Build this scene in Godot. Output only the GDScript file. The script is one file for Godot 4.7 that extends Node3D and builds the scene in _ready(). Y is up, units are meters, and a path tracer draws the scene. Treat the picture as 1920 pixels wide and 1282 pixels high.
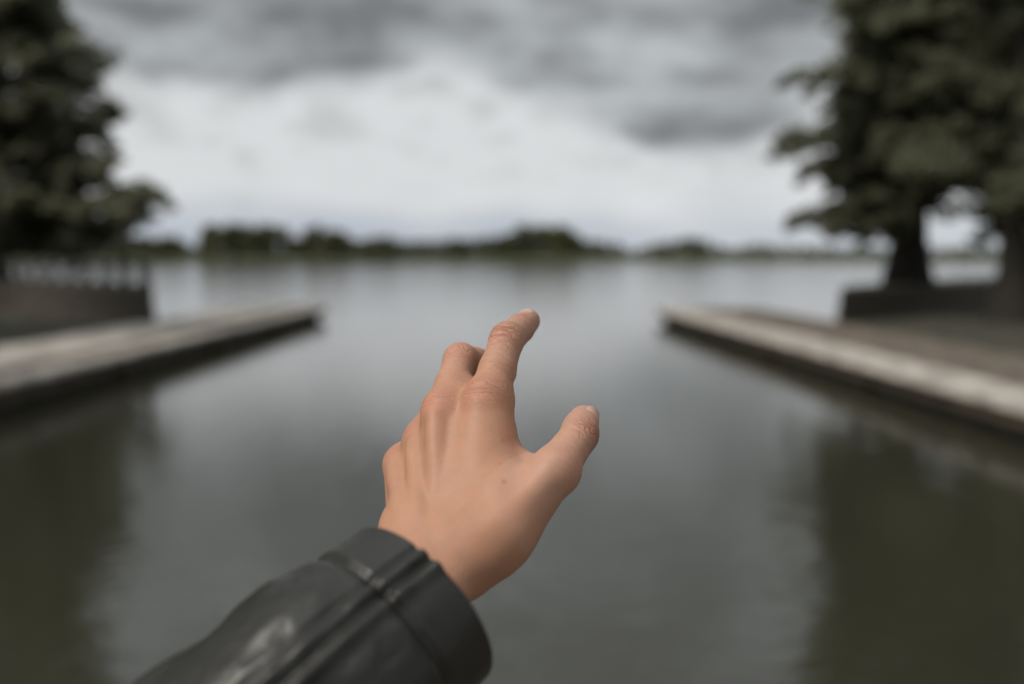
extends Node3D
# A reaching hand over a lake slip between two piers, under a heavy overcast sky.

const EYE := Vector3(0.0, 2.0, 0.0)
const FOCAL := 1867.0            # focal length in photograph pixels (35 mm on full frame)
const PITCH := -5.0

var view := Transform3D()
var rng := RandomNumberGenerator.new()
var names := {}
var M := {}

# ---------------------------------------------------------------- helpers
func numbered(called: String) -> String:
	if not names.has(called):
		names[called] = 0
		return called
	names[called] += 1
	return "%s_%03d" % [called, names[called]]

func thing(called: String, label: String, category: String, where := Vector3.ZERO, group := "") -> Node3D:
	var o := Node3D.new()
	o.name = numbered(called)
	add_child(o)
	o.position = where
	tag(o, label, category, group)
	return o

func tag(o: Node, label: String, category: String, group := "") -> void:
	o.set_meta("label", label)
	o.set_meta("category", category)
	if group:
		o.set_meta("group", group)

func obj(called: String, mesh: Mesh, mat: Material, parent: Node = self) -> MeshInstance3D:
	var o := MeshInstance3D.new()
	o.name = numbered(called) if parent == self else called
	o.mesh = mesh
	o.material_override = mat
	parent.add_child(o, true)
	return o

func struct(called: String, mesh: Mesh, mat: Material) -> MeshInstance3D:
	var o := obj(called, mesh, mat)
	o.set_meta("kind", "structure")
	return o

func lin(r: float, g: float, b: float) -> Color:
	return Color(r, g, b).linear_to_srgb()

func seen_at(u: float, v: float, depth: float) -> Vector3:
	return view * (Vector3((u - 960.0) / FOCAL, -(v - 641.0) / FOCAL, -1.0) * depth)

func mesh_of(v: PackedVector3Array, n: PackedVector3Array, uv := PackedVector2Array(), col := PackedColorArray(), idx := PackedInt32Array()) -> ArrayMesh:
	var a := []
	a.resize(Mesh.ARRAY_MAX)
	a[Mesh.ARRAY_VERTEX] = v
	a[Mesh.ARRAY_NORMAL] = n
	if uv.size():
		a[Mesh.ARRAY_TEX_UV] = uv
	if col.size():
		a[Mesh.ARRAY_COLOR] = col
	if idx.size():
		a[Mesh.ARRAY_INDEX] = idx
	var m := ArrayMesh.new()
	m.add_surface_from_arrays(Mesh.PRIMITIVE_TRIANGLES, a)
	return m

func noise_tex(freq: float, octaves: int, size := 512, normal := 0.0, kind := FastNoiseLite.TYPE_SIMPLEX_SMOOTH, seed_ := 1, ramp: Gradient = null) -> NoiseTexture2D:
	var n := FastNoiseLite.new()
	n.noise_type = kind
	n.frequency = freq
	n.fractal_octaves = octaves
	n.seed = seed_
	var t := NoiseTexture2D.new()
	t.width = size
	t.height = size
	t.seamless = true
	t.noise = n
	if normal > 0.0:
		t.as_normal_map = true
		t.bump_strength = normal
	if ramp:
		t.color_ramp = ramp
	return t

func ramp2(a: Color, b: Color, at_a := 0.25, at_b := 0.75) -> Gradient:
	var g := Gradient.new()
	g.offsets = PackedFloat32Array([at_a, at_b])
	g.colors = PackedColorArray([a, b])
	return g

func rough_mat(a: Color, b: Color, rough: float, scale: float, bump := 0.6, seed_ := 1) -> StandardMaterial3D:
	var m := StandardMaterial3D.new()
	m.albedo_texture = noise_tex(0.012, 5, 512, 0.0, FastNoiseLite.TYPE_SIMPLEX_SMOOTH, seed_, ramp2(a, b))
	m.roughness = rough
	m.uv1_triplanar = true
	m.uv1_world_triplanar = true
	m.uv1_scale = Vector3.ONE * scale
	if bump > 0.0:
		m.heightmap_enabled = true
		m.heightmap_texture = noise_tex(0.03, 5, 512, 0.0, FastNoiseLite.TYPE_SIMPLEX_SMOOTH, seed_ + 9)
		m.heightmap_scale = bump
	return m

func tube(pts: Array, radii: Array, sides := 10) -> ArrayMesh:
	var v := PackedVector3Array()
	var n := PackedVector3Array()
	var idx := PackedInt32Array()
	var side := Vector3.ZERO
	for i in pts.size():
		var d: Vector3 = (pts[mini(i + 1, pts.size() - 1)] - pts[maxi(i - 1, 0)]).normalized()
		if side == Vector3.ZERO:
			side = d.cross(Vector3(0.31, 0.2, 0.93)).normalized()
		side = (side - d * side.dot(d)).normalized()
		var other := d.cross(side)
		for k in sides:
			var t := TAU * k / sides
			var r := side * cos(t) + other * sin(t)
			v.append(pts[i] + r * radii[i])
			n.append(r)
	for i in pts.size() - 1:
		for k in sides:
			var a := i * sides + k
			var b := i * sides + (k + 1) % sides
			idx.append_array([a, a + sides, b, b, a + sides, b + sides])
	for e in [0, pts.size() - 1]:
		var c := v.size()
		var d: Vector3 = (pts[1] - pts[0]).normalized() * -1.0 if e == 0 else (pts[-1] - pts[-2]).normalized()
		v.append(pts[e])
		n.append(d)
		for k in sides:
			var a: int = e * sides + k
			var b: int = e * sides + (k + 1) % sides
			if e == 0:
				idx.append_array([c, a, b])
			else:
				idx.append_array([c, b, a])
	return mesh_of(v, n, PackedVector2Array(), PackedColorArray(), idx)

# a solid with a flat top: outline seen from above (x, z), from y0 up to y1, top edge bevelled
func prism(outline: PackedVector2Array, y0: float, y1: float, bevel := 0.0) -> ArrayMesh:
	var st := SurfaceTool.new()
	st.begin(Mesh.PRIMITIVE_TRIANGLES)
	var o := outline.duplicate()
	if Geometry2D.is_polygon_clockwise(o):
		o.reverse()
	var top := o
	if bevel > 0.0:
		var r := Geometry2D.offset_polygon(o, -bevel, Geometry2D.JOIN_MITER)
		if r.size() == 1 and r[0].size() == o.size():
			top = r[0]
			if Geometry2D.is_polygon_clockwise(top):
				top.reverse()
			var best := 0
			for i in top.size():
				if top[i].distance_to(o[0]) < top[best].distance_to(o[0]):
					best = i
			var turned := PackedVector2Array()
			for i in top.size():
				turned.append(top[(i + best) % top.size()])
			top = turned
	st.set_smooth_group(-1)
	var c := o.size()
	var tri := Geometry2D.triangulate_polygon(top)
	for i in range(0, tri.size(), 3):
		var p := [top[tri[i]], top[tri[i + 1]], top[tri[i + 2]]]
		if (p[1] - p[0]).cross(p[2] - p[0]) < 0.0:
			p = [p[0], p[2], p[1]]
		for q in p:
			st.add_vertex(Vector3(q.x, y1, q.y))
	for i in c:
		var j := (i + 1) % c
		var rings := [[o, y0], [o, y1 - bevel], [top, y1]] if bevel > 0.0 else [[o, y0], [o, y1]]
		for k in rings.size() - 1:
			var a := Vector3(rings[k][0][i].x, rings[k][1], rings[k][0][i].y)
			var b := Vector3(rings[k][0][j].x, rings[k][1], rings[k][0][j].y)
			var d := Vector3(rings[k + 1][0][i].x, rings[k + 1][1], rings[k + 1][0][i].y)
			var e := Vector3(rings[k + 1][0][j].x, rings[k + 1][1], rings[k + 1][0][j].y)
			for q in [a, b, d, b, e, d]:
				st.add_vertex(q)
	st.generate_normals()
	return st.commit()

# ---------------------------------------------------------------- sky
func sky_image() -> Image:
	var w := 1280
	var h := 640
	var f := FastNoiseLite.new()
	f.noise_type = FastNoiseLite.TYPE_SIMPLEX_SMOOTH
	f.fractal_octaves = 4
	f.frequency = 1.0
	f.seed = 11
	var data := PackedFloat32Array()
	data.resize(w * h * 3)
	for y in h:
		var el := 90.0 - (y + 0.5) / h * 180.0
		for x in w:
			var az := wrapf((x + 0.5) / w * 360.0, -180.0, 180.0)      # the picture starts straight ahead
			var r := deg_to_rad(az)
			var e := maxf(el, 0.0)
			# noise on a cylinder that wraps, flattened near the horizon
			var q := Vector3(sin(r), 0.0, -cos(r)) * 3.2
			var n1 := f.get_noise_3d(q.x, e * 0.16, q.z)
			var n2 := f.get_noise_3d(q.x * 1.9 + 7.0, e * 0.30, q.z * 1.9)
			var n3 := f.get_noise_3d(q.x * 5.0 + 3.0, e * 0.9, q.z * 5.0 - 9.0)
			# the base of the dark cloud deck
			var edge := 8.9 + 1.5 * exp(-pow((az + 4.0) / 3.5, 2.0)) - 3.6 * exp(-pow((az - 10.5) / 7.0, 2.0)) + n2 * 1.3 + n3 * 0.35
			var deck := smoothstep(edge - 0.7, edge + 1.0, e)
			var high := smoothstep(24.0, 80.0, e)
			var grey := 0.35 + 0.16 * n1 + 0.31 * n2 + 0.06 * n3
			grey = maxf(grey, 0.2) + high * 0.5 + smoothstep(11.0, 22.0, e) * 0.03
			var bright := 0.71 + 0.05 * n2
			var wisp := (smoothstep(0.1, 0.6, n3) * 0.12 + smoothstep(0.05, 0.5, n2) * 0.16) * smoothstep(3.0, 6.0, e)
			bright -= wisp
			var c := Vector3(grey * 0.945, grey, grey * 1.03)
			var b := Vector3(bright * 0.975, bright, bright * 1.02)
			var low := smoothstep(3.6, 0.6, e + n2 * 1.2)
			b = b.lerp(Vector3(0.43, 0.48, 0.55), low * (0.85 - 0.35 * smoothstep(0.0, 12.0, az)))
			var s := b.lerp(c, deck) * 0.625
			var i := (y * w + x) * 3
			data[i] = s.x
			data[i + 1] = s.y
			data[i + 2] = s.z
	return Image.create_from_data(w, h, false, Image.FORMAT_RGBF, data.to_byte_array())

# ---------------------------------------------------------------- trees
var lv := PackedVector3Array()
var ln := PackedVector3Array()

func leaves(c: Vector3, r: Vector3, count: int, size: float) -> void:
	for i in count:
		var d := Vector3(rng.randfn(), rng.randfn(), rng.randfn())
		d = d.normalized() * pow(rng.randf(), 0.42)
		var p := c + d * r
		var t := Vector3(rng.randfn(), rng.randfn() * 0.6, rng.randfn()).normalized()
		var n := (Vector3(rng.randfn(), rng.randfn() + 0.9, rng.randfn())).normalized()
		var b := n.cross(t).normalized()
		t = b.cross(n)
		var s := size * rng.randf_range(0.6, 1.3)
		var l := s * 0.5
		var w := s * 0.26
		# a pointed leaf cluster: four corners, bent along its rib
		var a0 := p - t * l
		var a1 := p + b * w + n * s * 0.06
		var a2 := p + t * l
		var a3 := p - b * w + n * s * 0.06
		lv.append_array([a0, a1, a2, a0, a2, a3])
		var n1 := (n - b * 0.2).normalized()
		var n2 := (n + b * 0.2).normalized()
		ln.append_array([n1, n1, n1, n2, n2, n2])

func take_leaves() -> ArrayMesh:
	var m := mesh_of(lv, ln)
	lv = PackedVector3Array()
	ln = PackedVector3Array()
	return m

func limb(from: Vector3, to: Vector3, r: float, sag := 0.08) -> Array:
	var pts := []
	var rad := []
	var len := from.distance_to(to)
	var wob := Vector3(rng.randfn(), rng.randfn(), rng.randfn()) * len * 0.05
	for i in 7:
		var t := i / 6.0
		pts.append(from.lerp(to, t) + Vector3.UP * sin(t * PI) * len * sag + wob * sin(t * TAU))
		rad.append(lerpf(r, 0.015, pow(t, 0.8)))
	return [pts, rad]

# limbs: [height on the trunk, tip offset from the trunk's foot, clump size, leaf count]
func tree(called: String, label: String, where: Vector3, height: float, radius: float, lean: Vector3, limbs: Array, leaf: float, group: String) -> Node3D:
	var o := thing(called, label, "tree", where, group)
	var pts := []
	var rad := []
	for i in 13:
		var t := i / 12.0
		pts.append(Vector3(0, t * height, 0) + lean * t * t + Vector3(sin(t * 7.0), 0, cos(t * 5.0) - 1.0) * 0.12 * t)
		rad.append(radius * lerpf(1.0, 0.12, pow(t, 0.9)) * (1.0 + 0.55 * exp(-t * height / 0.5)))
	rad[12] = 0.02
	pts[0].y = -0.25
	var tr := obj("trunk", tube(pts, rad, 16), M.bark, o)
	for l in limbs:
		var t: float = clampf(l[0] / height, 0.0, 0.98)
		var from: Vector3 = Vector3(0, l[0], 0) + lean * t * t
		var a := limb(from, l[1], maxf(0.03, radius * 0.34 * (1.0 - t * 0.6)))
		obj("limb", tube(a[0], a[1], 7), M.bark, tr)
		var tip: Vector3 = l[1]
		var k: float = l[2]
		# leaf clumps along the outer part of the limb, with twigs that carry them
		var dir: Vector3 = (tip - from).normalized()
		for j in 16:
			var s := 0.34 + 0.66 * j / 15.0
			var wide := k * lerpf(0.95, 0.35, s)
			var off := Vector3(rng.randfn(), rng.randfn() * 0.5, rng.randfn()) * wide * 0.62
			var c: Vector3 = from.lerp(tip, s) + off
			# a drooping spray: a string of small leaf clusters that leaves the limb and hangs at its end
			var out: Vector3 = (off.normalized() + dir * 0.9 + Vector3(0, -0.25, 0)).normalized()
			var n := 4
			for q in n:
				var t2 := q / float(n - 1)
				var e: Vector3 = c + out * k * 0.62 * (t2 - 0.3) + Vector3(0, -0.16 * k * t2 * t2, 0)
				leaves(e, Vector3(0.34, 0.2, 0.34) * k * lerpf(1.1, 0.5, t2) * rng.randf_range(0.8, 1.2), int(l[3] / 64.0), leaf * rng.randf_range(0.7, 1.0))
	obj("crown", take_leaves(), M.leaf, o)
	return o

# ---------------------------------------------------------------- the hand's field
var cell := 0.0011
var org := Vector3.ZERO
var gx := 0
var gy := 0
var gz := 0
var FP := PackedFloat32Array()
var FF := PackedFloat32Array()

func capsule(F: PackedFloat32Array, a: Vector3, b: Vector3, ra: float, rb: float, k: float, squash := Vector3.ZERO) -> PackedFloat32Array:
	var rm := maxf(ra, rb) + 0.009
	var lo := ((a.min(b) - Vector3.ONE * rm - org) / cell).floor()
	var hi := ((a.max(b) + Vector3.ONE * rm - org) / cell).ceil()
	var x0 := maxi(0, int(lo.x))
	var x1 := mini(gx - 1, int(hi.x))
	var y0 := maxi(0, int(lo.y))
	var y1 := mini(gy - 1, int(hi.y))
	var z0 := maxi(0, int(lo.z))
	var z1 := mini(gz - 1, int(hi.z))
	var ab := b - a
	var il := 1.0 / maxf(ab.length_squared(), 1e-9)
	var dr := rb - ra
	var flat := squash != Vector3.ZERO
	var ax := squash.normalized() if flat else Vector3.ZERO
	var sq := squash.length() - 1.0 if flat else 0.0
	for z in range(z0, z1 + 1):
		for y in range(y0, y1 + 1):
			var i := (z * gy + y) * gx + x0
			var p := org + Vector3(x0, y, z) * cell - a
			for x in range(x0, x1 + 1):
				var t := clampf(p.dot(ab) * il, 0.0, 1.0)
				var q := p - ab * t
				if flat:
					q += ax * (q.dot(ax) * sq)
				var d := q.length() - ra - dr * t
				var o := F[i]
				if d < o + k:
					var h := maxf(k - absf(d - o), 0.0)
					F[i] = minf(d, o) - h * h * 0.25 / k
				i += 1
				p.x += cell
	return F

func palm(a: Vector3, b: Vector3, ra: float, rb: float, k := 0.008, squash := Vector3.ZERO) -> void:
	var F := FP
	FP = PackedFloat32Array()
	FP = capsule(F, a, b, ra, rb, k, squash)

func digit(a: Vector3, b: Vector3, ra: float, rb: float, k := 0.0025, squash := Vector3.ZERO) -> void:
	var F := FF
	FF = PackedFloat32Array()
	FF = capsule(F, a, b, ra, rb, k, squash)

func field(p: Vector3) -> float:
	var g := (p - org) / cell
	var x := clampi(int(g.x), 0, gx - 2)
	var y := clampi(int(g.y), 0, gy - 2)
	var z := clampi(int(g.z), 0, gz - 2)
	var fx := g.x - x
	var fy := g.y - y
	var fz := g.z - z
	var i := (z * gy + y) * gx + x
	var s := gx * gy
	var a := lerpf(lerpf(FP[i], FP[i + 1], fx), lerpf(FP[i + gx], FP[i + gx + 1], fx), fy)
	i += s
	var b := lerpf(lerpf(FP[i], FP[i + 1], fx), lerpf(FP[i + gx], FP[i + gx + 1], fx), fy)
	return lerpf(a, b, fz)

# a point of the hand, read off the photograph in units of half a pixel, at a depth in metres
func hp(x: float, y: float, d: float) -> Vector3:
	return seen_at(640.0 + x / 2.004, 540.0 + y / 2.004, d)

var chains := []      # per digit: joints, radii, back-of-finger direction

func smooth_merge() -> void:
	var A := FP
	FP = PackedFloat32Array()
	var k := 0.006
	for i in A.size():
		var a := A[i]
		var b := FF[i]
		var h := maxf(k - absf(a - b), 0.0)
		A[i] = minf(a, b) - h * h * 0.25 / k
	FP = A

# joints of the left hand; the back of the hand faces the camera, the palm faces the lake
func hand_mesh() -> ArrayMesh:
	var W := {
		"index": [hp(455, 930, 0.500), hp(548, 425, 0.537), hp(622, 194, 0.560), hp(671, 152, 0.583), hp(701, 123, 0.600)],
		"middle": [hp(395, 935, 0.503), hp(388, 468, 0.544), hp(446, 268, 0.574), hp(545, 285, 0.598), hp(612, 318, 0.600)],
		"ring": [hp(335, 920, 0.507), hp(310, 576, 0.556), hp(392, 414, 0.590), hp(480, 470, 0.616), hp(498, 540, 0.612)],
		"pinky": [hp(278, 900, 0.511), hp(232, 662, 0.566), hp(318, 560, 0.592), hp(372, 600, 0.610), hp(385, 650, 0.606)],
		"thumb": [hp(470, 990, 0.492), hp(592, 916, 0.491), hp(804, 684, 0.503), hp(893, 553, 0.521), hp(913, 494, 0.534)],
	}
	var R := {
		"index": [0.015, 0.0122, 0.0096, 0.0081, 0.0068],
		"middle": [0.015, 0.0120, 0.0094, 0.0082, 0.0070],
		"ring": [0.014, 0.0108, 0.0090, 0.0078, 0.0068],
		"pinky": [0.013, 0.0100, 0.0078, 0.0069, 0.0060],
		"thumb": [0.016, 0.0158, 0.0114, 0.0098, 0.0072],
	}
	var back := {   # direction of the back of each digit, in the camera's axes
		"index": Vector3(-0.35, 0.75, 0.6), "middle": Vector3(-0.45, 0.7, 0.5), "ring": Vector3(-0.6, 0.5, 0.5), "pinky": Vector3(-0.7, 0.4, 0.5), "thumb": Vector3(0.80, 0.22, 0.55),
	}
	var fore: Vector3 = (spine[60][0] - spine[0][0]).normalized()
	var e0: Vector3 = spine[0][0] + fore * 0.035   # forearm inside the sleeve
	# the grid
	var lo := Vector3.ONE * 99.0
	var hi := -lo
	for k in W:
		for p in W[k]:
			lo = lo.min(p)
			hi = hi.max(p)
	lo = lo.min(e0) - Vector3.ONE * 0.028
	hi = hi.max(e0) + Vector3.ONE * 0.028
	org = lo
	var n := ((hi - lo) / cell).ceil()
	gx = int(n.x)
	gy = int(n.y)
	gz = int(n.z)
	FP.resize(gx * gy * gz)
	FP.fill(0.03)
	FF.resize(gx * gy * gz)
	FF.fill(0.03)
	var toward := view.basis.z
	var dors := (view.basis * Vector3(-0.38, 0.35, 0.85)).normalized()
	# palm: four metacarpals, thumb metacarpal, muscles, wrist, forearm
	for k in ["index", "middle", "ring", "pinky"]:
		palm(W[k][0], W[k][1], R[k][0], R[k][1], 0.010)
		# palm flesh on the far side
		palm(W[k][0].lerp(W[k][1], 0.25) - dors * 0.008, W[k][1] - dors * 0.007, 0.014, 0.0105, 0.010)
	palm(W.thumb[0], W.thumb[1], 0.0165, R.thumb[1], 0.012)
	palm(W.thumb[1], W.thumb[2], R.thumb[1], R.thumb[2], 0.010)
	palm(hp(560, 800, 0.502), hp(556, 540, 0.531), 0.0130, 0.0105, 0.010)
	palm(hp(610, 790, 0.501), hp(632, 690, 0.516), 0.0115, 0.0080, 0.010)
	palm(hp(668, 655, 0.527), hp(775, 668, 0.511), 0.0050, 0.0060, 0.008)
	palm(hp(590, 570, 0.531), hp(640, 640, 0.526), 0.008, 0.006, 0.008)
	palm(hp(560, 1000, 0.488), hp(720, 780, 0.508), 0.012, 0.011, 0.010)
	var wu := hp(262, 905, 0.511)
	var wr := hp(432, 1030, 0.490)
	var across := (wr - wu).normalized()
	palm(wu, e0 - across * 0.014, 0.0112, 0.0135, 0.012)
	palm(wr, e0 + across * 0.015, 0.0142, 0.0165, 0.012)
	palm(wu.lerp(wr, 0.5), e0, 0.0150, 0.0170, 0.012)
	palm(wu, wr, 0.0112, 0.0142, 0.012)
	palm(W.pinky[0], wu, 0.0125, 0.0112, 0.010)
	palm(W.index[0], wr, 0.0140, 0.0142, 0.010)
	# skin folds between the fingers' roots
	palm(hp(452, 415, 0.551), hp(476, 385, 0.556), 0.0085, 0.0070, 0.006)
	palm(hp(345, 500, 0.560), hp(365, 475, 0.566), 0.0080, 0.0070, 0.006)
	var path := []
	# knuckles
	for q in [["index", 0.0052, 0.0098], ["middle", 0.0050, 0.0096], ["ring", 0.0046, 0.0084], ["pinky", 0.0040, 0.0080]]:
		var m: Vector3 = W[q[0]][1]
		palm(m + dors * q[1] - (m - W[q[0]][0]).normalized() * 0.004, m + dors * q[1] * 0.8 + (W[q[0]][2] - m).normalized() * 0.003, q[2] * 0.82, q[2] * 0.82, 0.005)
		# the tendon that runs to it
	for q in [["middle", 0.0016, 0.78, 0.0], ["ring", 0.0021, 0.95, 0.004], ["pinky", 0.0016, 0.92, 0.006]]:
		var a: Vector3 = W[q[0]][1]
		var b: Vector3 = W[q[0]][0] + across * q[3]
		var w := 0.0038
		var last := Vector3.ZERO
		for j in 12:
			var t := lerpf(0.08, q[2], j / 11.0)
			var c := a.lerp(b, t)
			var up := 0.0
			while up < 0.04 and field(c + dors * up) < 0.0:
				up += 0.0005
			var raise: float = lerpf(q[1], -0.0024, smoothstep(0.15, 1.0, (t - 0.08) / (q[2] - 0.08)))
			var now := c + dors * (up - w + raise)
			if j > 0:
				path.append([last, now, w])
			last = now
	for q in path:
		palm(q[0], q[1], q[2], q[2], 0.0045)
	# tendon and bone of the thumb
	var tb := (view.basis * Vector3(0.15, 0.55, 0.8)).normalized()
	palm(W.thumb[2] + tb * 0.0075, W.thumb[1] + tb * 0.0105, 0.0042, 0.0045, 0.005)
	palm(W.thumb[2] + (view.basis * Vector3(0.7, -0.35, 0.5)) * 0.0035, W.thumb[2] + (view.basis * Vector3(0.7, -0.5, 0.4)) * 0.0012, 0.0086, 0.0084, 0.005)
	# fingers
	for k in ["index", "middle", "ring", "pinky"]:
		var J: Array = W[k]
		var r: Array = R[k]
		var bk: Vector3 = (view.basis * back[k]).normalized()
		var waist := 0.93
		var m1: Vector3 = J[1].lerp(J[2], 0.5)
		digit(J[1], m1, r[1] * 0.94, lerpf(r[1], r[2], 0.55) * waist, 0.003)
		digit(m1, J[2], lerpf(r[1], r[2], 0.55) * waist, r[2] * 0.98, 0.003)
		var m2: Vector3 = J[2].lerp(J[3], 0.5)
		digit(J[2], m2, r[2] * 0.98, lerpf(r[2], r[3], 0.5) * 0.95, 0.003)
		digit(m2, J[3], lerpf(r[2], r[3], 0.5) * 0.95, r[3], 0.003)
		digit(J[3], J[4], r[3], r[4], 0.003)
		# finger pulp below the nail, and the bony middle knuckle
		digit(J[3].lerp(J[4], 0.5) - bk * 0.0004, J[4] - bk * 0.0003, r[4] * 1.0, r[4] * 0.93, 0.003)
		digit(J[2] + bk * 0.0010 - (J[2] - J[1]).normalized() * 0.003, J[2] + bk * 0.0010 + (J[3] - J[2]).normalized() * 0.002, r[2] * 0.84, r[2] * 0.84, 0.003)
	# thumb
	var T: Array = W.thumb
	var tk: Vector3 = (view.basis * back.thumb).normalized()
	digit(T[2], T[2].lerp(T[3], 0.55), 0.0113, 0.0093, 0.004)
	digit(T[2].lerp(T[3], 0.55), T[3], 0.0093, 0.0095, 0.004)
	digit(T[3], T[3].lerp(T[4], 0.5), 0.0095, 0.0086, 0.003)
	digit(T[3].lerp(T[4], 0.5), T[4], 0.0086, 0.0071, 0.003)
	digit(T[3].lerp(T[4], 0.35) - tk * 0.002, T[4] - tk * 0.0014, 0.0078, 0.0066, 0.004)
	digit(T[3] + tk * 0.0014 - (T[3] - T[2]).normalized() * 0.004, T[3] + tk * 0.0016 + (T[4] - T[3]).normalized() * 0.001, 0.0084, 0.0082, 0.003)
	smooth_merge()
	FF = PackedFloat32Array()
	chains = []
	for k in ["index", "middle", "ring", "pinky", "thumb"]:
		chains.append({"joints": W[k], "radii": R[k], "back": (view.basis * back[k]).normalized(), "dorsal": dors if k != "thumb" else tk})
	return net()

func net() -> ArrayMesh:
	var F := FP
	var s := gx * gy
	var at := PackedInt32Array()
	at.resize(gx * gy * gz)
	at.fill(-1)
	var V := PackedVector3Array()
	var offs := [0, 1, gx, gx + 1, s, s + 1, s + gx, s + gx + 1]
	var edges := [[0, 1], [2, 3], [4, 5], [6, 7], [0, 2], [1, 3], [4, 6], [5, 7], [0, 4], [1, 5], [2, 6], [3, 7]]
	var cor := [Vector3(0, 0, 0), Vector3(1, 0, 0), Vector3(0, 1, 0), Vector3(1, 1, 0), Vector3(0, 0, 1), Vector3(1, 0, 1), Vector3(0, 1, 1), Vector3(1, 1, 1)]
	var near := cell * 2.2
	for z in gz - 1:
		for y in gy - 1:
			var i := (z * gy + y) * gx
			for x in gx - 1:
				if absf(F[i]) < near:
					var mask := 0
					for c in 8:
						if F[i + offs[c]] < 0.0:
							mask |= 1 << c
					if mask != 0 and mask != 255:
						var sum := Vector3.ZERO
						var cnt := 0
						for e in edges:
							var a: int = e[0]
							var b: int = e[1]
							if ((mask >> a) & 1) != ((mask >> b) & 1):
								var fa := F[i + offs[a]]
								var fb := F[i + offs[b]]
								sum += cor[a].lerp(cor[b], fa / (fa - fb))
								cnt += 1
						at[i] = V.size()
						V.append(org + (Vector3(x, y, z) + sum / cnt) * cell)
				i += 1
	# quads round every crossed edge
	var Q := PackedInt32Array()
	for z in range(1, gz - 1):
		for y in range(1, gy - 1):
			var i := (z * gy + y) * gx
			for x in gx - 1:
				if x > 0 and at[i] >= 0:
					var f0 := F[i] < 0.0
					for ax in 3:
						var st: int = [1, gx, s][ax]
						if f0 != (F[i + st] < 0.0):
							var u: int = [gx, s, 1][ax]
							var v: int = [s, 1, gx][ax]
							var a := at[i]
							var b := at[i - u]
							var c := at[i - u - v]
							var d := at[i - v]
							if a >= 0 and b >= 0 and c >= 0 and d >= 0:
								if f0:
									Q.append_array([a, d, c, b])
								else:
									Q.append_array([a, b, c, d])
				i += 1
	# vertex normals, tints
	var N := PackedVector3Array()
	N.resize(V.size())
	var C := PackedColorArray()
	C.resize(V.size())
	var own := PackedInt32Array()
	own.resize(V.size())
	var e := cell * 0.9
	var blot := FastNoiseLite.new()
	blot.seed = 3
	blot.frequency = 1.0
	blot.fractal_octaves = 3
	# three brown moles that the photograph shows on the back of the hand
	var moles := [[612, 727, 0.0011, 0.75], [598, 660, 0.0008, 0.35], [608, 572, 0.0008, 0.45]]
	for i in V.size():
		var p := V[i]
		var g := Vector3(field(p + Vector3(e, 0, 0)) - field(p - Vector3(e, 0, 0)), field(p + Vector3(0, e, 0)) - field(p - Vector3(0, e, 0)), field(p + Vector3(0, 0, e)) - field(p - Vector3(0, 0, e)))
		var nn := g.normalized()
		V[i] = p - nn * clampf(field(p), -0.0004, 0.0004)
		N[i] = nn
		# which digit, how far along it
		var best := 9.0
		var red := 0.0
		for k in 5:
			var ch: Dictionary = chains[k]
			for j in 4:
				var a: Vector3 = ch.joints[j]
				var ab: Vector3 = ch.joints[j + 1] - a
				var t := clampf((p - a).dot(ab) / ab.length_squared(), 0.0, 1.0)
				var d: float = p.distance_to(a + ab * t) - lerpf(ch.radii[j], ch.radii[j + 1], t)
				if d < best:
					best = d
					own[i] = k
			for j in [1, 2, 3]:
				if k == 4 and j == 1:
					continue
				var q: Vector3 = ch.joints[j]
				var dd: float = p.distance_to(q + ch.dorsal * ch.radii[j] * 0.9)
				red = maxf(red, exp(-pow(dd / (0.0085 if j == 1 else 0.0075), 2.0)))
			var tipd: float = p.distance_to(ch.joints[4])
			red = maxf(red, 0.55 * exp(-pow(tipd / 0.011, 2.0)))
		var m := blot.get_noise_3dv(p * 90.0) * 0.5 + blot.get_noise_3dv(p * 320.0 + Vector3.ONE * 9.0) * 0.35
		var base := Vector3(0.485, 0.258, 0.162)
		# digits paler and pinker than the tanned back: partly tan, partly lighting painted in
		var along := strip(p, own[i]).x
		base = base.lerp(Vector3(0.535, 0.325, 0.24), 0.6 * smoothstep(0.44, 0.62, along))
		base = base.lerp(Vector3(0.53, 0.25, 0.178), red * 0.7)
		base *= 1.0 + 0.13 * m
		base = base.lerp(base * Vector3(1.04, 0.93, 0.88), clampf(m + 0.2, 0.0, 1.0))
		for q in moles:
			var line := (hp(q[0], q[1], 0.52) - EYE).normalized()
			var off := (p - EYE) - line * (p - EYE).dot(line)
			if nn.dot(line) < 0.0:
				base = base.lerp(Vector3(0.26, 0.135, 0.085), q[3] * exp(-pow(off.length() / q[2], 2.0)))
		C[i] = Color(base.x, base.y, base.z)
	# unshared corners, so that each quad lies in one digit's strip of the skin texture
	var v2 := PackedVector3Array()
	var n2 := PackedVector3Array()
	var c2 := PackedColorArray()
	var u2 := PackedVector2Array()
	for qi in range(0, Q.size(), 4):
		var k := own[Q[qi]]
		var w := []
		for j in 4:
			w.append(strip(V[Q[qi + j]], k))
		for j in 4:          # keep a quad from wrapping round the far side
			if w[j].y - w[0].y > 0.5:
				w[j].y -= 1.0
			elif w[j].y - w[0].y < -0.5:
				w[j].y += 1.0
		for j in [0, 1, 2, 0, 2, 3]:
			var a := Q[qi + j]
			v2.append(V[a])
			n2.append(N[a])
			c2.append(C[a])
			u2.append(Vector2(w[j].x, (k + clampf(w[j].y, 0.002, 0.998)) / 5.0))
	return mesh_of(v2, n2, u2, c2)

const SPAN := [0.0, 0.42, 0.66, 0.82, 0.95]

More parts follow.
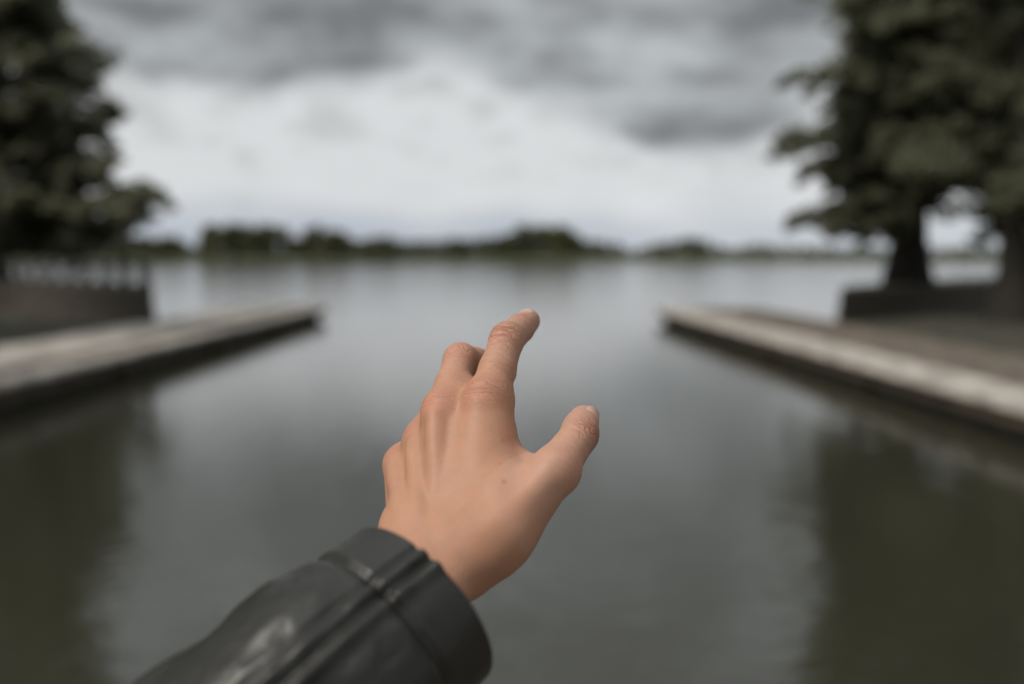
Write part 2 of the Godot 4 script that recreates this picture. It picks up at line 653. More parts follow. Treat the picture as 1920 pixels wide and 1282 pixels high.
# (share of the way from wrist to fingertip, share of the way round from the palm side)
func strip(p: Vector3, k: int) -> Vector2:
	var ch: Dictionary = chains[k]
	var near := 9.0
	var ds := [0.0, 0.0, 0.0, 0.0]
	var us := [0.0, 0.0, 0.0, 0.0]
	var rs := [Vector3.ZERO, Vector3.ZERO, Vector3.ZERO, Vector3.ZERO]
	for j in 4:
		var a: Vector3 = ch.joints[j]
		var ab: Vector3 = ch.joints[j + 1] - a
		var tt := (p - a).dot(ab) / ab.length_squared()
		var q := a + ab * clampf(tt, 0.0, 1.0)
		ds[j] = p.distance_to(q)
		near = minf(near, ds[j])
		us[j] = lerpf(SPAN[j], SPAN[j + 1], clampf(tt, -0.6, 1.6))
		rs[j] = p - q
	var total := 0.0
	var u := 0.0
	var x := 0.0
	var y := 0.0
	for j in 4:
		var w := exp(-(ds[j] - near) / 0.0015)
		var dir: Vector3 = (ch.joints[j + 1] - ch.joints[j]).normalized()
		var bk: Vector3 = ch.dorsal if j < 1 else ch.back
		bk = (bk - dir * bk.dot(dir)).normalized()
		total += w
		u += w * us[j]
		x += w * rs[j].dot(dir.cross(bk))
		y += w * rs[j].dot(bk)
	return Vector2(clampf(u / total, 0.0, 0.999), 0.5 + atan2(x, y) / TAU)

# the skin's fine relief and a colour darker and redder along its creases: five strips, wrist to fingertip
func skin_textures() -> Array:
	var w := 1400
	var h := 900
	var hgt := PackedByteArray()
	hgt.resize(w * h)
	var tint := PackedByteArray()
	tint.resize(w * h * 3)
	var wob := FastNoiseLite.new()
	wob.frequency = 1.0
	wob.seed = 21
	wob.fractal_octaves = 2
	var cells := FastNoiseLite.new()
	cells.noise_type = FastNoiseLite.TYPE_CELLULAR
	cells.cellular_return_type = FastNoiseLite.RETURN_DISTANCE2_SUB
	cells.frequency = 1.0
	cells.seed = 4
	for y in h:
		var k := y * 5 / h
		var ang := (float(y) / h * 5.0 - k - 0.5)        # -0.5 .. 0.5, 0 on the back
		var c := ang * 58.0                                # mm round the finger
		var backness := exp(-pow(ang / 0.2, 4.0))
		for x in w:
			var u := float(x) / w
			var s := u * 205.0                             # mm along
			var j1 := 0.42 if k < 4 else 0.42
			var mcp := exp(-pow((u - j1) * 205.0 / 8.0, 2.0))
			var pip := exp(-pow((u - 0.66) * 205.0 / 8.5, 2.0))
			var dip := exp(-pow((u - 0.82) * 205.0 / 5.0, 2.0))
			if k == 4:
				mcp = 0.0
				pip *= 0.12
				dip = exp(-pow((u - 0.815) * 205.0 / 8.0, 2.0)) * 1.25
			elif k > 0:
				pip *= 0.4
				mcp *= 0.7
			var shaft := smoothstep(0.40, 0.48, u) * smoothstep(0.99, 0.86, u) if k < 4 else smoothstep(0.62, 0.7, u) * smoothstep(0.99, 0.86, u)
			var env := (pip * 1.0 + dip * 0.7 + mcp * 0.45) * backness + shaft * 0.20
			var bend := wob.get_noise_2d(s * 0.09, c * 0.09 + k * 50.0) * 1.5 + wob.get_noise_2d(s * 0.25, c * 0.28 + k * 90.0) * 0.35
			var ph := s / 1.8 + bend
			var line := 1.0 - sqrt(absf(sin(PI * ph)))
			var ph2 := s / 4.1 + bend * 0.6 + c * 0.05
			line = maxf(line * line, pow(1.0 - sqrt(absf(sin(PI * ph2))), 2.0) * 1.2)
			var fine := cells.get_noise_2d(s * 1.15, c * 1.15 + k * 40.0)      # the diamond grain of skin
			var v := 0.74 - line * env * 0.60 + (fine + 0.6) * 0.10
			hgt[y * w + x] = int(clampf(v, 0.0, 1.0) * 255.0)
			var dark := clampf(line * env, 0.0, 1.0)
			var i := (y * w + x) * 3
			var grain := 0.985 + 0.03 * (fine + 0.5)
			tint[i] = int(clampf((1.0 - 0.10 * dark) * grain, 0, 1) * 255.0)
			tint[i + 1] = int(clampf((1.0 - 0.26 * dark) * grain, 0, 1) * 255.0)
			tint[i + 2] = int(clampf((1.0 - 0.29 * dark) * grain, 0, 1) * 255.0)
	return [ImageTexture.create_from_image(Image.create_from_data(w, h, false, Image.FORMAT_L8, hgt)), ImageTexture.create_from_image(Image.create_from_data(w, h, false, Image.FORMAT_RGB8, tint))]

func nail(k: int, length: float, width: float, lift: float, turn := 0.0) -> ArrayMesh:
	var ch: Dictionary = chains[k]
	var a: Vector3 = ch.joints[3]
	var b: Vector3 = ch.joints[4]
	var dir := (b - a).normalized()
	var bk: Vector3 = ch.back
	bk = (bk - dir * bk.dot(dir)).normalized().rotated(dir, turn)
	var side := dir.cross(bk)
	var v := PackedVector3Array()
	var n := PackedVector3Array()
	var idx := PackedInt32Array()
	var nu := 14
	var nv := 16
	var r: float = ch.radii[4]
	for layer in 2:
		for i in nu + 1:
			var t := float(i) / nu
			for j in nv + 1:
				var q := float(j) / nv * 2.0 - 1.0
				var th := q * width * 0.5 / r
				var round_ := 1.0 - 0.30 * pow(absf(q), 3.0)
				var al := (t - 0.5) * length * (round_ if t > 0.5 else 1.0 - 0.22 * q * q) - length * 0.12
				var up := r * (1.0 + 0.09 * (1.0 - t)) + lift - 0.0004 * layer + 0.0014 * (0.25 - pow(t - 0.45, 2.0))
				var c := b + dir * (al - 0.001) + (bk * cos(th) + side * sin(th)) * up
				v.append(c)
				n.append(((bk * cos(th) + side * sin(th)) * (1.0 if layer == 0 else -1.0) + dir * (t - 0.45) * 0.5).normalized())
		var o := layer * (nu + 1) * (nv + 1)
		for i in nu:
			for j in nv:
				var p := o + i * (nv + 1) + j
				if layer == 0:
					idx.append_array([p, p + nv + 1, p + 1, p + 1, p + nv + 1, p + nv + 2])
				else:
					idx.append_array([p, p + 1, p + nv + 1, p + 1, p + nv + 2, p + nv + 1])
	return mesh_of(v, n, PackedVector2Array(), PackedColorArray(), idx)

# ---------------------------------------------------------------- the sleeve
var spine := []       # [point, direction, up, side, distance from the rim]

func sleeve_spine() -> void:
	var rim := seen_at(784, 1136, 0.448)
	var elbow := view * Vector3(-0.238, -0.268, -0.285)
	var shoulder := view * Vector3(-0.215, -0.235, 0.02)
	var curve := Curve3D.new()
	curve.bake_interval = 0.002
	curve.add_point(rim, Vector3.ZERO, (elbow - rim) * 0.5)
	curve.add_point(elbow, (rim - shoulder).normalized() * 0.07 + (rim - elbow).normalized() * 0.02, (shoulder - rim).normalized() * 0.07)
	curve.add_point(shoulder, (elbow - shoulder) * 0.4, Vector3.ZERO)
	var total := curve.get_baked_length()
	var up := view.basis.z
	var n := 420
	for i in n + 1:
		var s := total * pow(float(i) / n, 1.35)
		var p := curve.sample_baked(s, true)
		var d := (curve.sample_baked(minf(s + 0.002, total), true) - curve.sample_baked(maxf(s - 0.002, 0.0), true)).normalized()
		up = (up - d * up.dot(d)).normalized()
		spine.append([p, d, up, d.cross(up).normalized(), s])

var cloth_noise := FastNoiseLite.new()

# radius of the sleeve at s metres from the rim, t radians round from the side that faces the camera
func sleeve_radius(s: float, t: float) -> float:
	var r := 0.0435 + 0.008 * smoothstep(0.0, 0.06, s) + 0.008 * smoothstep(0.08, 0.24, s) + 0.010 * smoothstep(0.2, 0.4, s)
	var c := cos(t)
	var sn := sin(t)
	# broad folds across the arm, stronger away from the cuff
	var loose := smoothstep(0.022, 0.07, s)
	var f := cloth_noise.get_noise_3d(c * 1.5, sn * 1.5, s * 15.0 + t * 0.2)
	r += f * 0.0036 * loose
	r += cloth_noise.get_noise_3d(c * 3.0 + 5.0, sn * 3.0, s * 60.0) * 0.0007 * smoothstep(0.0, 0.04, s)
	# gathering folds that run aslant just behind the cuff seam
	r += sin(s * 110.0 + t * 1.7 + f * 3.0) * 0.0012 * loose * smoothstep(0.25, 0.1, s)
	# the cuff seam is drawn in
	r -= 0.0022 * exp(-pow((s - 0.0235) / 0.0022, 2.0))
	# lengthwise seam grooves
	for g in [[0.44, 0.0022], [0.62, 0.0020]]:
		var d: float = (wrapf(t - g[0] - 0.02 * sin(s * 70.0), -PI, PI)) * r
		r -= g[1] * exp(-pow(d / 0.0016, 2.0))
		r += g[1] * 0.9 * exp(-pow((d + 0.0042) / 0.0030, 2.0)) * (1.0 + 0.35 * sin(s * 260.0 + g[0] * 20.0))
	return r

func sleeve_part(s0: float, s1: float, inner: bool) -> ArrayMesh:
	var v := PackedVector3Array()
	var n := PackedVector3Array()
	var idx := PackedInt32Array()
	var sides := 220
	var rows := []
	for q in spine:
		if q[4] >= s0 - 0.0001 and q[4] <= s1:
			rows.append(q)
	var prof := []        # [spine row, radius offset]
	if inner:             # the lining and the rounded rim come first
		for i in range(14, 0, -1):
			prof.append([rows[mini(rows.size() - 1, i * 2)], -0.0026, 0.0])
		for i in 7:
			var a := PI * i / 6.0
			prof.append([rows[0], -0.0013 - 0.0013 * cos(a), -0.0013 * sin(a)])
	for q in rows:
		prof.append([q, 0.0, 0.0])
	for q in prof:
		var row: Array = q[0]
		for k in sides:
			var t := TAU * k / sides
			var rr: float = sleeve_radius(row[4], t) + q[1]
			v.append(row[0] + row[1] * q[2] + (row[2] * cos(t) * 1.12 + row[3] * sin(t) * 0.99) * rr)
	var rn := prof.size()
	n.resize(v.size())
	for i in rn - 1:
		for k in sides:
			var a := i * sides + k
			var b := i * sides + (k + 1) % sides
			idx.append_array([a, b, a + sides, b, b + sides, a + sides])
			var fn := (v[b] - v[a]).cross(v[a + sides] - v[a])
			for j in [a, b, a + sides, b + sides]:
				n[j] += fn
	for i in n.size():
		n[i] = -n[i].normalized()
	# close the shoulder end
	if s1 > 1.0:
		var c := v.size()
		v.append(rows[-1][0])
		n.append(rows[-1][1])
		for k in sides:
			idx.append_array([c, (rn - 1) * sides + (k + 1) % sides, (rn - 1) * sides + k])
	return mesh_of(v, n, PackedVector2Array(), PackedColorArray(), idx)

func person() -> void:
	var o := Node3D.new()
	o.name = "person"
	add_child(o)
	tag(o, "outstretched bare left hand and arm in a black leather jacket reaching over the water", "person")
	cloth_noise.seed = 5
	cloth_noise.frequency = 1.0
	cloth_noise.fractal_octaves = 2
	sleeve_spine()
	var skin := StandardMaterial3D.new()
	skin.vertex_color_use_as_albedo = true
	skin.roughness = 0.52
	skin.metallic_specular = 0.42
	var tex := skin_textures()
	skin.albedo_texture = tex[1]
	skin.heightmap_enabled = true
	skin.heightmap_texture = tex[0]
	skin.heightmap_scale = 0.16
	skin.subsurf_scatter_enabled = true
	skin.subsurf_scatter_strength = 0.10
	var hand := obj("hand", hand_mesh(), skin, o)
	var nm := StandardMaterial3D.new()
	nm.albedo_color = lin(0.60, 0.37, 0.30)
	nm.roughness = 0.28
	var sizes := [[0.0115, 0.0105], [0.0115, 0.0105], [0.011, 0.010], [0.009, 0.0085], [0.0145, 0.0135]]
	for k in 5:
		obj("fingernail", nail(k, sizes[k][0], sizes[k][1], 0.0004 if k == 4 else 0.0001), nm, hand)
	var leather := StandardMaterial3D.new()
	leather.albedo_color = lin(0.021, 0.0205, 0.017)
	leather.roughness = 0.40
	leather.metallic_specular = 0.5
	leather.uv1_triplanar = true
	leather.uv1_scale = Vector3.ONE * 16.0
	leather.heightmap_enabled = true
	leather.heightmap_texture = noise_tex(0.04, 3, 512, 0.0, FastNoiseLite.TYPE_CELLULAR, 6)
	leather.heightmap_scale = 0.03
	var sl := obj("jacket_sleeve", sleeve_part(0.0235, 9.0, false), leather, o)
	obj("cuff", sleeve_part(0.0, 0.0245, true), leather, sl)

func _ready() -> void:
	rng.seed = 7
	# camera
	var cam := Camera3D.new()
	cam.name = "camera"
	add_child(cam)
	cam.position = EYE
	cam.rotation_degrees.x = PITCH
	var lens := CameraAttributesPhysical.new()
	lens.frustum_focal_length = 35.0
	lens.frustum_near = 0.05
	lens.frustum_far = 4000.0
	lens.frustum_focus_distance = 0.54
	lens.exposure_aperture = 3.2
	cam.attributes = lens
	cam.fov = rad_to_deg(2.0 * atan(641.0 / FOCAL))
	cam.near = 0.05
	cam.far = 4000.0
	view = cam.transform
	# sky, exposure
	var env := Environment.new()
	env.tonemap_mode = Environment.TONE_MAPPER_LINEAR
	env.tonemap_exposure = 1.6
	env.background_mode = Environment.BG_SKY
	var sky := Sky.new()
	var pano := PanoramaSkyMaterial.new()
	pano.panorama = ImageTexture.create_from_image(sky_image())
	sky.sky_material = pano
	env.sky = sky
	env.sdfgi_enabled = true
	env.ssao_enabled = true
	env.ssil_enabled = true
	var we := WorldEnvironment.new()
	we.name = "world_environment"
	we.environment = env
	add_child(we)
	# the veiled sun, high, to the left of the camera and a little behind
	var sun := DirectionalLight3D.new()
	sun.name = "sun"
	add_child(sun)
	sun.look_at_from_position(Vector3(-5, 6.5, 2.5), Vector3.ZERO)
	sun.light_energy = 0.5
	sun.light_angular_distance = 25.0
	sun.light_color = Color(1.0, 0.97, 0.93)
	sun.shadow_enabled = true
	materials()
	setting()
	trees()
	person()

func materials() -> void:
	M.bark = rough_mat(lin(0.022, 0.0195, 0.015), lin(0.05, 0.045, 0.034), 0.9, 0.8, 1.5, 3)
	var leaf := StandardMaterial3D.new()
	leaf.albedo_color = lin(0.070, 0.074, 0.046)
	leaf.roughness = 0.65
	leaf.metallic_specular = 0.35
	leaf.backlight_enabled = true
	leaf.backlight = lin(0.40, 0.405, 0.29)
	M.leaf = leaf
	var far := StandardMaterial3D.new()
	far.albedo_color = lin(0.105, 0.108, 0.055)
	far.backlight_enabled = true
	far.backlight = lin(0.12, 0.12, 0.07)
	far.roughness = 0.9
	far.metallic_specular = 0.2
	M.far_leaf = far
	var far2 := far.duplicate()
	far2.albedo_color = lin(0.12, 0.125, 0.05)
	M.far_leaf_pale = far2
	M.concrete = rough_mat(lin(0.27, 0.24, 0.21), lin(0.56, 0.515, 0.46), 0.85, 0.22, 0.8, 21)
	M.paving = rough_mat(lin(0.085, 0.068, 0.05), lin(0.19, 0.158, 0.125), 0.9, 0.3, 1.0, 31)
	M.timber = rough_mat(lin(0.07, 0.05, 0.032), lin(0.15, 0.115, 0.08), 0.85, 0.5, 1.0, 41)
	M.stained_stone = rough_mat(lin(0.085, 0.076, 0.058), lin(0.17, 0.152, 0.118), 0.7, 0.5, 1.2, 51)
	M.dark_timber = rough_mat(lin(0.04, 0.034, 0.025), lin(0.085, 0.073, 0.055), 0.85, 0.5, 1.0, 43)
	M.wall_stone = rough_mat(lin(0.05, 0.042, 0.032), lin(0.12, 0.10, 0.078), 0.85, 0.6, 1.2, 61)
	M.soil = rough_mat(lin(0.03, 0.028, 0.019), lin(0.065, 0.06, 0.04), 0.95, 0.25, 2.0, 71)
	M.shore = rough_mat(lin(0.05, 0.06, 0.028), lin(0.10, 0.11, 0.05), 0.95, 0.03, 0.0, 81)
	var iron := StandardMaterial3D.new()
	iron.albedo_color = lin(0.05, 0.048, 0.042)
	iron.roughness = 0.6
	M.iron = iron
	# murky lake water: dark body, glossy skin, ripples of two sizes
	var water := StandardMaterial3D.new()
	water.albedo_color = lin(0.033, 0.033, 0.022)
	water.roughness = 0.06
	water.metallic_specular = 0.7
	water.uv1_triplanar = true
	water.uv1_world_triplanar = true
	water.uv1_scale = Vector3(0.35, 0.35, 0.6)
	water.normal_enabled = true
	water.normal_texture = noise_tex(0.006, 5, 1024, 6.0, FastNoiseLite.TYPE_SIMPLEX_SMOOTH, 5)
	water.normal_scale = 0.30
	M.water = water

func setting() -> void:
	# the lake, one sheet from under the quay to the far shore
	var pm := PlaneMesh.new()
	pm.size = Vector2(3000, 800)
	var w := struct("water", pm, M.water)
	w.position = Vector3(0, 0, -330)
	# lake bed and land under everything, to the horizon
	var land := PlaneMesh.new()
	land.size = Vector2(6000, 6000)
	var g := struct("ground", land, M.soil)
	g.position = Vector3(0, -1.5, 0)
	# low far shore
	var st := PackedVector3Array()
	var nn := PackedVector3Array()
	var prof := [[0.0, -1.0], [1.5, 0.25], [6.0, 0.7], [40.0, 1.2], [900.0, 3.0]]
	for i in 60:
		for k in prof.size() - 1:
			var q := []
			for c in [[i, k], [i + 1, k], [i, k + 1], [i + 1, k + 1]]:
				var xx: float = -1500.0 + c[0] * 50.0
				q.append(Vector3(xx, prof[c[1]][1], -372.0 + 9.0 * sin(xx * 0.013) + 4.0 * sin(xx * 0.041) - prof[c[1]][0]))
			for t in [[0, 2, 1], [1, 2, 3]]:
				var n: Vector3 = (q[t[2]] - q[t[0]]).cross(q[t[1]] - q[t[0]]).normalized()
				for j in t:
					st.append(q[j])
					nn.append(n)
	struct("far_shore", mesh_of(st, nn), M.shore)
	# the quay behind and under the photographer
	struct("quay_pavement", prism(PackedVector2Array([Vector2(-6.55, -1.2), Vector2(5.8, -1.2), Vector2(5.8, 8), Vector2(-6.55, 8)]), -1.2, 0.385, 0.02), M.paving)
	# banks at pier height and raised terraces behind the walls
	struct("bank_left", prism(PackedVector2Array([Vector2(-8.63, -23.3), Vector2(-9.5, -18.4), Vector2(-10.2, -12), Vector2(-10.2, 8), Vector2(-40, 8), Vector2(-40, -48.9), Vector2(-14.8, -28.75)]), -1.2, 0.39), M.soil)
	struct("bank_right", prism(PackedVector2Array([Vector2(7.75, -23.4), Vector2(8.3, -15.7), Vector2(8.8, -10), Vector2(8.8, 8), Vector2(40, 8), Vector2(40, -54.6), Vector2(15.2, -30.7)]), -1.2, 0.39), M.soil)
	pier("left")
	pier("right")
	wall("left", [Vector2(-8.5, -23.5), Vector2(-14.8, -28.7), Vector2(-40, -48.8)], "low brown stone retaining wall under the iron railing beside the pier")
	wall("right", [Vector2(7.75, -23.5), Vector2(15.2, -30.7), Vector2(40, -54.5)], "low brown stone retaining wall below the big forked tree beside the pier")
	railing()

func pier(side: String) -> void:
	var left := side == "left"
	var far_o := Vector2(-5.79, -31.7) if left else Vector2(4.28, -30.2)
	var near_o := Vector2(-6.73, 0.5) if left else Vector2(5.94, 0.5)
	var s := -1.0 if left else 1.0
	var along := (near_o - far_o).normalized()
	var len := near_o.distance_to(far_o)
	var out := Vector2(s, 0)
	var o := thing("pier", "long pier with worn pale paving and brown timber edging" if left else "long pier with pale concrete coping and brown gravel paving", "pier", Vector3(far_o.x, 0, far_o.y))
	var cw := 0.42 if left else 0.98          # width of the coping
	var pw := 2.9
	var p := func(t: float, a: float) -> Vector2: return along * t + out * a
	# body, standing on the bed
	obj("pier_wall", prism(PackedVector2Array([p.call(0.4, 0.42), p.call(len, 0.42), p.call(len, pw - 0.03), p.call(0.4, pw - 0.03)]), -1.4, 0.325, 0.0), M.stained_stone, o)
	# coping blocks, each a little uneven
	var t0 := 0.0
	while t0 < len - 0.1:
		var t1 := minf(len, t0 + (2.4 if left else 3.1) * rng.randf_range(0.92, 1.08))
		var dy := rng.randf_range(-0.012, 0.012)
		var dx := rng.randf_range(-0.015, 0.015)
		obj("coping_block", prism(PackedVector2Array([p.call(t0 + 0.008, dx), p.call(t1 - 0.008, dx), p.call(t1 - 0.008, cw), p.call(t0 + 0.008, cw)]), 0.33, 0.405 + dy, 0.018), M.concrete, o)
		t0 = t1
	# paving strips behind the coping
	var strips := [[cw + 0.012, 0.95, M.timber], [0.962, pw, M.concrete]] if left else [[cw + 0.012, pw + 0.3, M.paving]]
	for q in strips:
		t0 = 0.0
		while t0 < len - 0.1:
			var t1 := minf(len, t0 + 4.0)
			obj("paving_slab", prism(PackedVector2Array([p.call(t0 + 0.006, q[0]), p.call(t1 - 0.006, q[0]), p.call(t1 - 0.006, q[1]), p.call(t0 + 0.006, q[1])]), 0.33, 0.392 + rng.randf_range(-0.006, 0.006), 0.015), q[2], o)
			t0 = t1
	# timber piles and the beam they carry under the overhanging edge
	t0 = 0.2
	while t0 < len - 0.3:
		var t1 := minf(len - 0.1, t0 + 4.8)
		obj("fender_beam", prism(PackedVector2Array([p.call(t0, 0.10), p.call(t1 - 0.03, 0.10), p.call(t1 - 0.03, 0.22), p.call(t0, 0.22)]), 0.16, 0.326, 0.012), M.timber, o)
		var c: Vector2 = p.call(t0 + 0.4, 0.36)
		obj("pile", tube([Vector3(c.x, -1.4, c.y), Vector3(c.x, -0.2, c.y), Vector3(c.x, 0.326, c.y)], [0.14, 0.135, 0.13], 12), M.timber, o)
		t0 = t1

func wall(side: String, line: Array, label: String) -> void:
	var s := -1.0 if side == "left" else 1.0
	var o := thing("retaining_wall", label, "wall", Vector3(line[0].x, 0, line[0].y))
	var a0: Vector2 = line[0]
	for i in line.size() - 1:
		var a: Vector2 = line[i] - a0
		var b: Vector2 = line[i + 1] - a0
		var d := (b - a).normalized()
		var n := Vector2(-d.y, d.x)          # away from the water
		if n.y > 0.0:
			n = -n
		# the end of the wall follows the terrace, so it is cut straight back
		var back := n * 0.5
		if i == 0:
			back = Vector2(0.18 * s, -0.5)
		var back_b := n * 0.5
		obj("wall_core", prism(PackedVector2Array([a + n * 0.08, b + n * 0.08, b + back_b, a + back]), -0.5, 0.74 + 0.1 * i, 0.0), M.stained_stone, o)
		# two rough courses of stone blocks on the face
		var len := a.distance_to(b)
		for c in 2:
			var t := 0.0 - 0.3 * c
			while t < len - 0.05:
				var t1 := minf(len, t + rng.randf_range(0.75, 1.25))
				var ta := maxf(t, 0.0) + 0.008
				var dz := rng.randf_range(-0.025, 0.02)
				obj("wall_stone", prism(PackedVector2Array([a + d * ta + n * dz, a + d * (t1 - 0.008) + n * dz, a + d * (t1 - 0.008) + n * 0.078, a + d * ta + n * 0.078]), 0.3 + c * 0.235, 0.527 + c * 0.235, 0.018), M.wall_stone, o)
				t = t1
			# dark timber kerb on top
		var kt := 0.0
		while kt < len - 0.05:
			var k1 := minf(len, kt + 3.0)
			var inner := a + d * (kt + 0.005) + n * 0.42
			if i == 0 and kt == 0.0:
				inner = a + back * 0.85
			obj("kerb_beam", prism(PackedVector2Array([a + d * (kt + 0.005) - n * 0.03, a + d * (k1 - 0.005) - n * 0.03, a + d * (k1 - 0.005) + n * 0.42, inner]), 0.77, 1.18, 0.02), M.dark_timber, o)
			kt = k1
	# the terrace that the wall holds up
	var far: Vector2 = line[2]
	var mid: Vector2 = line[1]
	var t_ := PackedVector2Array([a0 + Vector2(0.13 * s, -0.45), mid + Vector2(0.0, -0.55), far + Vector2(0, -0.55), far + Vector2(0, -9), mid + Vector2(0.0, -5.0), a0 + Vector2(1.5 * s, -4.2)])
	struct("terrace_" + side, prism(t_, -1.2, 1.14, 0.02), M.soil)

func railing() -> void:
	var a := Vector3(-8.75, 1.18, -23.95)
	var b := Vector3(-14.95, 1.18, -29.06)
	var d := (b - a).normalized()
	var o := thing("railing", "dark iron railing with upright posts on top of the stone wall", "railing", a)
	var n := 15
	for i in n:
		var p := d * (0.12 + i * 0.93)
		obj("post", tube([p, p + Vector3(0, 0.66, 0), p + Vector3(0, 0.68, 0)], [0.115, 0.115, 0.06], 8), M.iron, o)
	for y in [0.62, 0.06]:
		obj("rail", tube([d * 0.02 + Vector3(0, y, 0), d * 7 + Vector3(0, y, 0), d * 14.0 + Vector3(0, y, 0)], [0.07, 0.07, 0.07], 8), M.iron, o)

func trees() -> void:
	# ---- left bank
	var base := Vector3(-16.4, 1.1, -31.6)
	var limbs := []
	for q in [[-12.0, 7.9, 1.1], [-11.5, 6.0, 0.95], [-11.6, 4.75, 0.9], [-10.4, 3.6, 1.2], [-11.0, 4.1, 1.2], [-11.2, 2.9, 1.1], [-12.6, 2.8, 1.0], [-12.9, 2.0, 0.9], [-13.6, 3.6, 1.1], [-13.5, 5.4, 1.1], [-13.2, 6.8, 1.1], [-13.5, 9.6, 1.3], [-12.6, 11.3, 1.3], [-12.2, 13.0, 1.3]]:
		limbs.append([maxf(1.6, q[1] - 1.1 - 1.2), Vector3(q[0], q[1], -28.6 - rng.randf() * 2.0) - base, q[2], 2200])
	for i in 44:
		var h := rng.randf_range(1.2, 15.0)
		var t := rng.randf() * TAU
		var r := rng.randf_range(2.4, 4.6) * (1.0 - 0.35 * h / 15.0)
		limbs.append([maxf(1.4, h - 1.0), Vector3(cos(t) * r - 1.1, h + 0.4, sin(t) * r), 1.7, 1900])
	tree("broadleaf_tree", "dark leafy tree with tiered branches behind the iron railing", base, 15.0, 0.4, Vector3(0.3, 0, 0.4), limbs, 0.30, "trees on the banks")
	# ---- right bank
	rng.seed = 23
	base = Vector3(11.2, 1.1, -28.2)
	limbs = []
	for q in [[7.5, 5.25, 1.0], [7.75, 6.6, 1.0], [8.0, 2.95, 0.9], [8.6, 3.3, 0.9], [9.4, 3.0, 0.9], [10.6, 3.4, 0.9], [8.0, 4.4, 1.0], [8.6, 8.4, 1.1], [8.9, 4.3, 0.8], [9.3, 3.5, 0.7], [9.6, 2.9, 0.55], [9.9, 4.6, 1.0], [10.2, 5.8, 1.2], [9.4, 6.8, 1.2], [9.6, 8.0, 1.3], [8.3, 10.4, 1.2], [8.3, 12.2, 1.3], [8.2, 14.0, 1.3]]:
		limbs.append([maxf(2.2, q[1] - 1.1 - 0.9), Vector3(q[0], q[1], -25.4 - rng.randf() * 1.6) - base, q[2], 2000])
	for i in 15:
		limbs.append([2.2 + i * 0.42, Vector3(rng.randf_range(8.5, 10.2), 4.3 + i * 0.46, rng.randf_range(-27.2, -25.4)) - base, 1.0, 1500])
	for i in 40:
		var h := rng.randf_range(3.0, 15.0)
		var t := rng.randf() * TAU
		var r := rng.randf_range(1.4, 3.6)
		limbs.append([maxf(2.0, h - 1.2), Vector3(cos(t) * r + 1.0, h, sin(t) * r), 1.35, 1500])
	tree("broadleaf_tree", "big dark tree with thick trunk rising behind the stone wall", base, 15.5, 0.52, Vector3(0.2, 0, 0.2), limbs, 0.28, "trees on the banks")
	base = Vector3(12.2, 0.38, -24.0)
	limbs = []
	for i in 50:
		var h := rng.randf_range(2.6, 15.5)
		var t := rng.randf() * TAU
		var r := rng.randf_range(1.4, 3.9)
		limbs.append([maxf(2.2, h - 1.2), Vector3(cos(t) * r + 0.9, h, sin(t) * r), 1.35, 1500])
	var near := tree("broadleaf_tree", "dark leafy tree with thick trunk in front of the stone wall", base, 16.0, 0.5, Vector3(0.5, 0, 0.0), limbs, 0.28, "trees on the banks")
	# rows carried on out of view, trees added to shade the hand and bank
	for q in [[Vector3(15.2, 0.38, -12.5), 2.1, "right"], [Vector3(14.4, 0.38, -2.5), 4.0, "right"], [Vector3(-16.0, 0.38, -18.5), 1.0, "left"], [Vector3(-17.0, 0.38, -8.0), 5.2, "left"]]:
		var o: Node3D = near.duplicate()
		o.name = numbered("broadleaf_tree")
		add_child(o)
		o.position = q[0]
		o.rotation.y = q[1]
		o.set_meta("label", "unseen dark leafy tree added to the row on the bank beside the %s" % ("pale coping pier" if q[2] == "right" else "timber edged pier"))
	# ---- far shore
	rng.seed = 31
	var protos := []
	for v in 5:
		var o := thing("far_tree", "round dark tree in the wood along the far shore", "tree", Vector3.ZERO, "trees of the far shore wood")
		obj("trunk", tube([Vector3(0, -0.4, 0), Vector3(0.1, 3, 0), Vector3(0, 6, 0.1)], [0.3, 0.22, 0.06], 6), M.bark, o)
		for k in 9:
			var a := rng.randf() * TAU
			var hh := rng.randf_range(2.0, 8.4)
			var rr := rng.randf_range(0.3, 2.4) * sin(clampf(hh / 10.0, 0.1, 0.95) * PI)
			leaves(Vector3(cos(a) * rr, hh, sin(a) * rr), Vector3(1.9, 1.5, 1.9) * rng.randf_range(0.8, 1.2), 150, 1.0)
		leaves(Vector3(0, 1.6, 0), Vector3(2.6, 1.5, 2.6), 160, 1.0)
		obj("crown", take_leaves(), M.far_leaf if v < 4 else M.far_leaf_pale, o)
		protos.append(o)
	# heights of the wood's outline, from the left end to the right (pixel, row of the top)
	var out := [[-700, 452], [150, 452], [335, 452], [365, 466], [395, 434], [470, 431], [540, 437], [562, 464], [585, 436], [635, 440], [665, 458], [715, 450], [765, 459], [900, 454], [960, 447], [990, 430], [1060, 434], [1090, 456], [1150, 460], [1190, 473], [1225, 462], [1285, 453], [1330, 458], [1365, 470], [1410, 463], [1500, 466], [1600, 468], [2700, 464]]
	var u := -640.0
	var used := 0
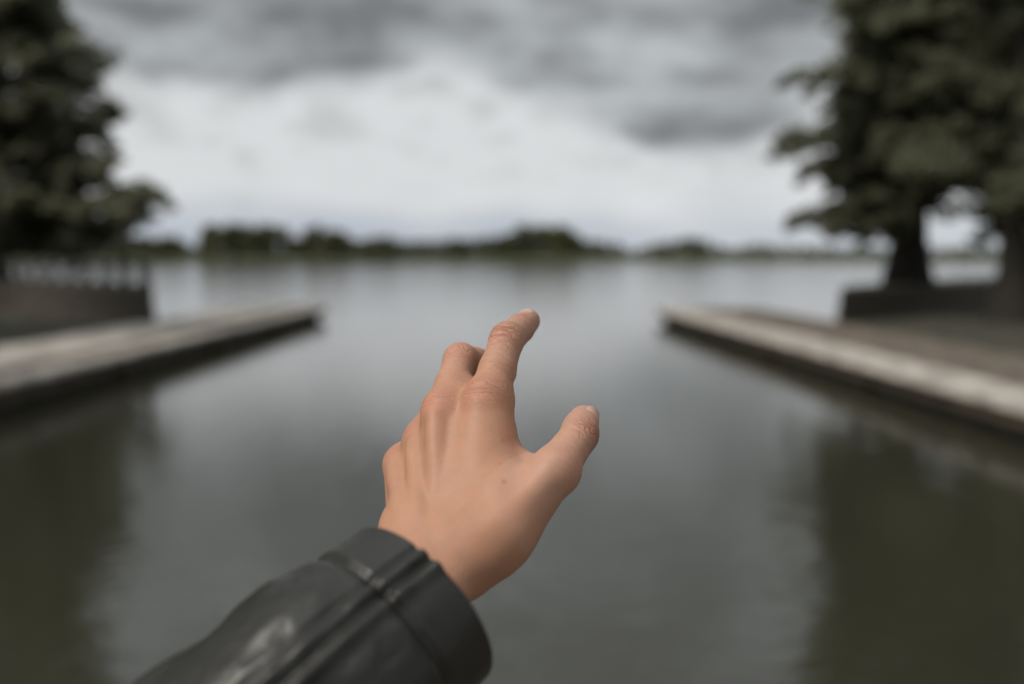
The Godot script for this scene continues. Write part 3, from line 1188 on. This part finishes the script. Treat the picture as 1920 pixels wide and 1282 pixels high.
	while u < 2650.0:
		var row := 460.0
		for i in out.size() - 1:
			if u >= out[i][0] and u < out[i + 1][0]:
				row = lerpf(out[i][1], out[i + 1][1], (u - out[i][0]) / float(out[i + 1][0] - out[i][0]))
		var depth := rng.randf_range(384.0, 398.0)
		var high := (478.0 - row) / FOCAL * depth * 1.12 + 1.6
		var k := used % 4
		if u > 985.0 and u < 1075.0 and used % 2 == 0:
			k = 4
		high = maxf(high, 3.4)
		if true:
			var o: Node3D = protos[k]
			if o.position != Vector3.ZERO:
				o = protos[k].duplicate()
				o.name = numbered("far_tree")
				add_child(o)
			if k < 4 and high > 9.5:
				o.set_meta("label", "tall round dark tree rising above its neighbours in the far shore wood")
				o.set_meta("group", "tall trees of the far shore")
			elif k < 4 and high < 5.0:
				o.set_meta("label", "low bushy dark tree at the thin end of the far shore wood")
				o.set_meta("group", "low trees of the far shore")
			elif k < 4:
				o.set_meta("label", "round dark tree of middle height in the far shore wood")
				o.set_meta("group", "trees of the far shore wood")
			if k == 4:
				o.set_meta("label", "paler green tree standing tallest in the far shore wood")
				o.set_meta("group", "pale trees of the far shore")
			var sc := high / 8.4
			o.position = Vector3((u - 960.0) / FOCAL * depth, 0.75, -depth)
			o.scale = Vector3(clampf(sc, 0.55, 1.1), sc, clampf(sc, 0.55, 1.1)) * rng.randf_range(0.94, 1.04)
			o.rotation.y = rng.randf() * TAU
			if k == 4:
				o.scale *= Vector3(1.25, 0.95, 1.25)
			used += 1
		u += rng.randf_range(13.0, 19.0)
	# undergrowth along the water's edge
	for i in 1500:
		var x := rng.randf_range(-330, 330)
		leaves(Vector3(x, 1.0, -384.0 + 9.0 * sin(x * 0.013) + 4.0 * sin(x * 0.041) + rng.randf_range(-3, 6)), Vector3(1.6, rng.randf_range(0.5, 1.1), 1.2), 14, 1.0)
	var under := obj("far_undergrowth", take_leaves(), M.far_leaf)
	tag(under, "dark mass of bushes at the foot of the far shore wood", "undergrowth")
	under.set_meta("kind", "stuff")
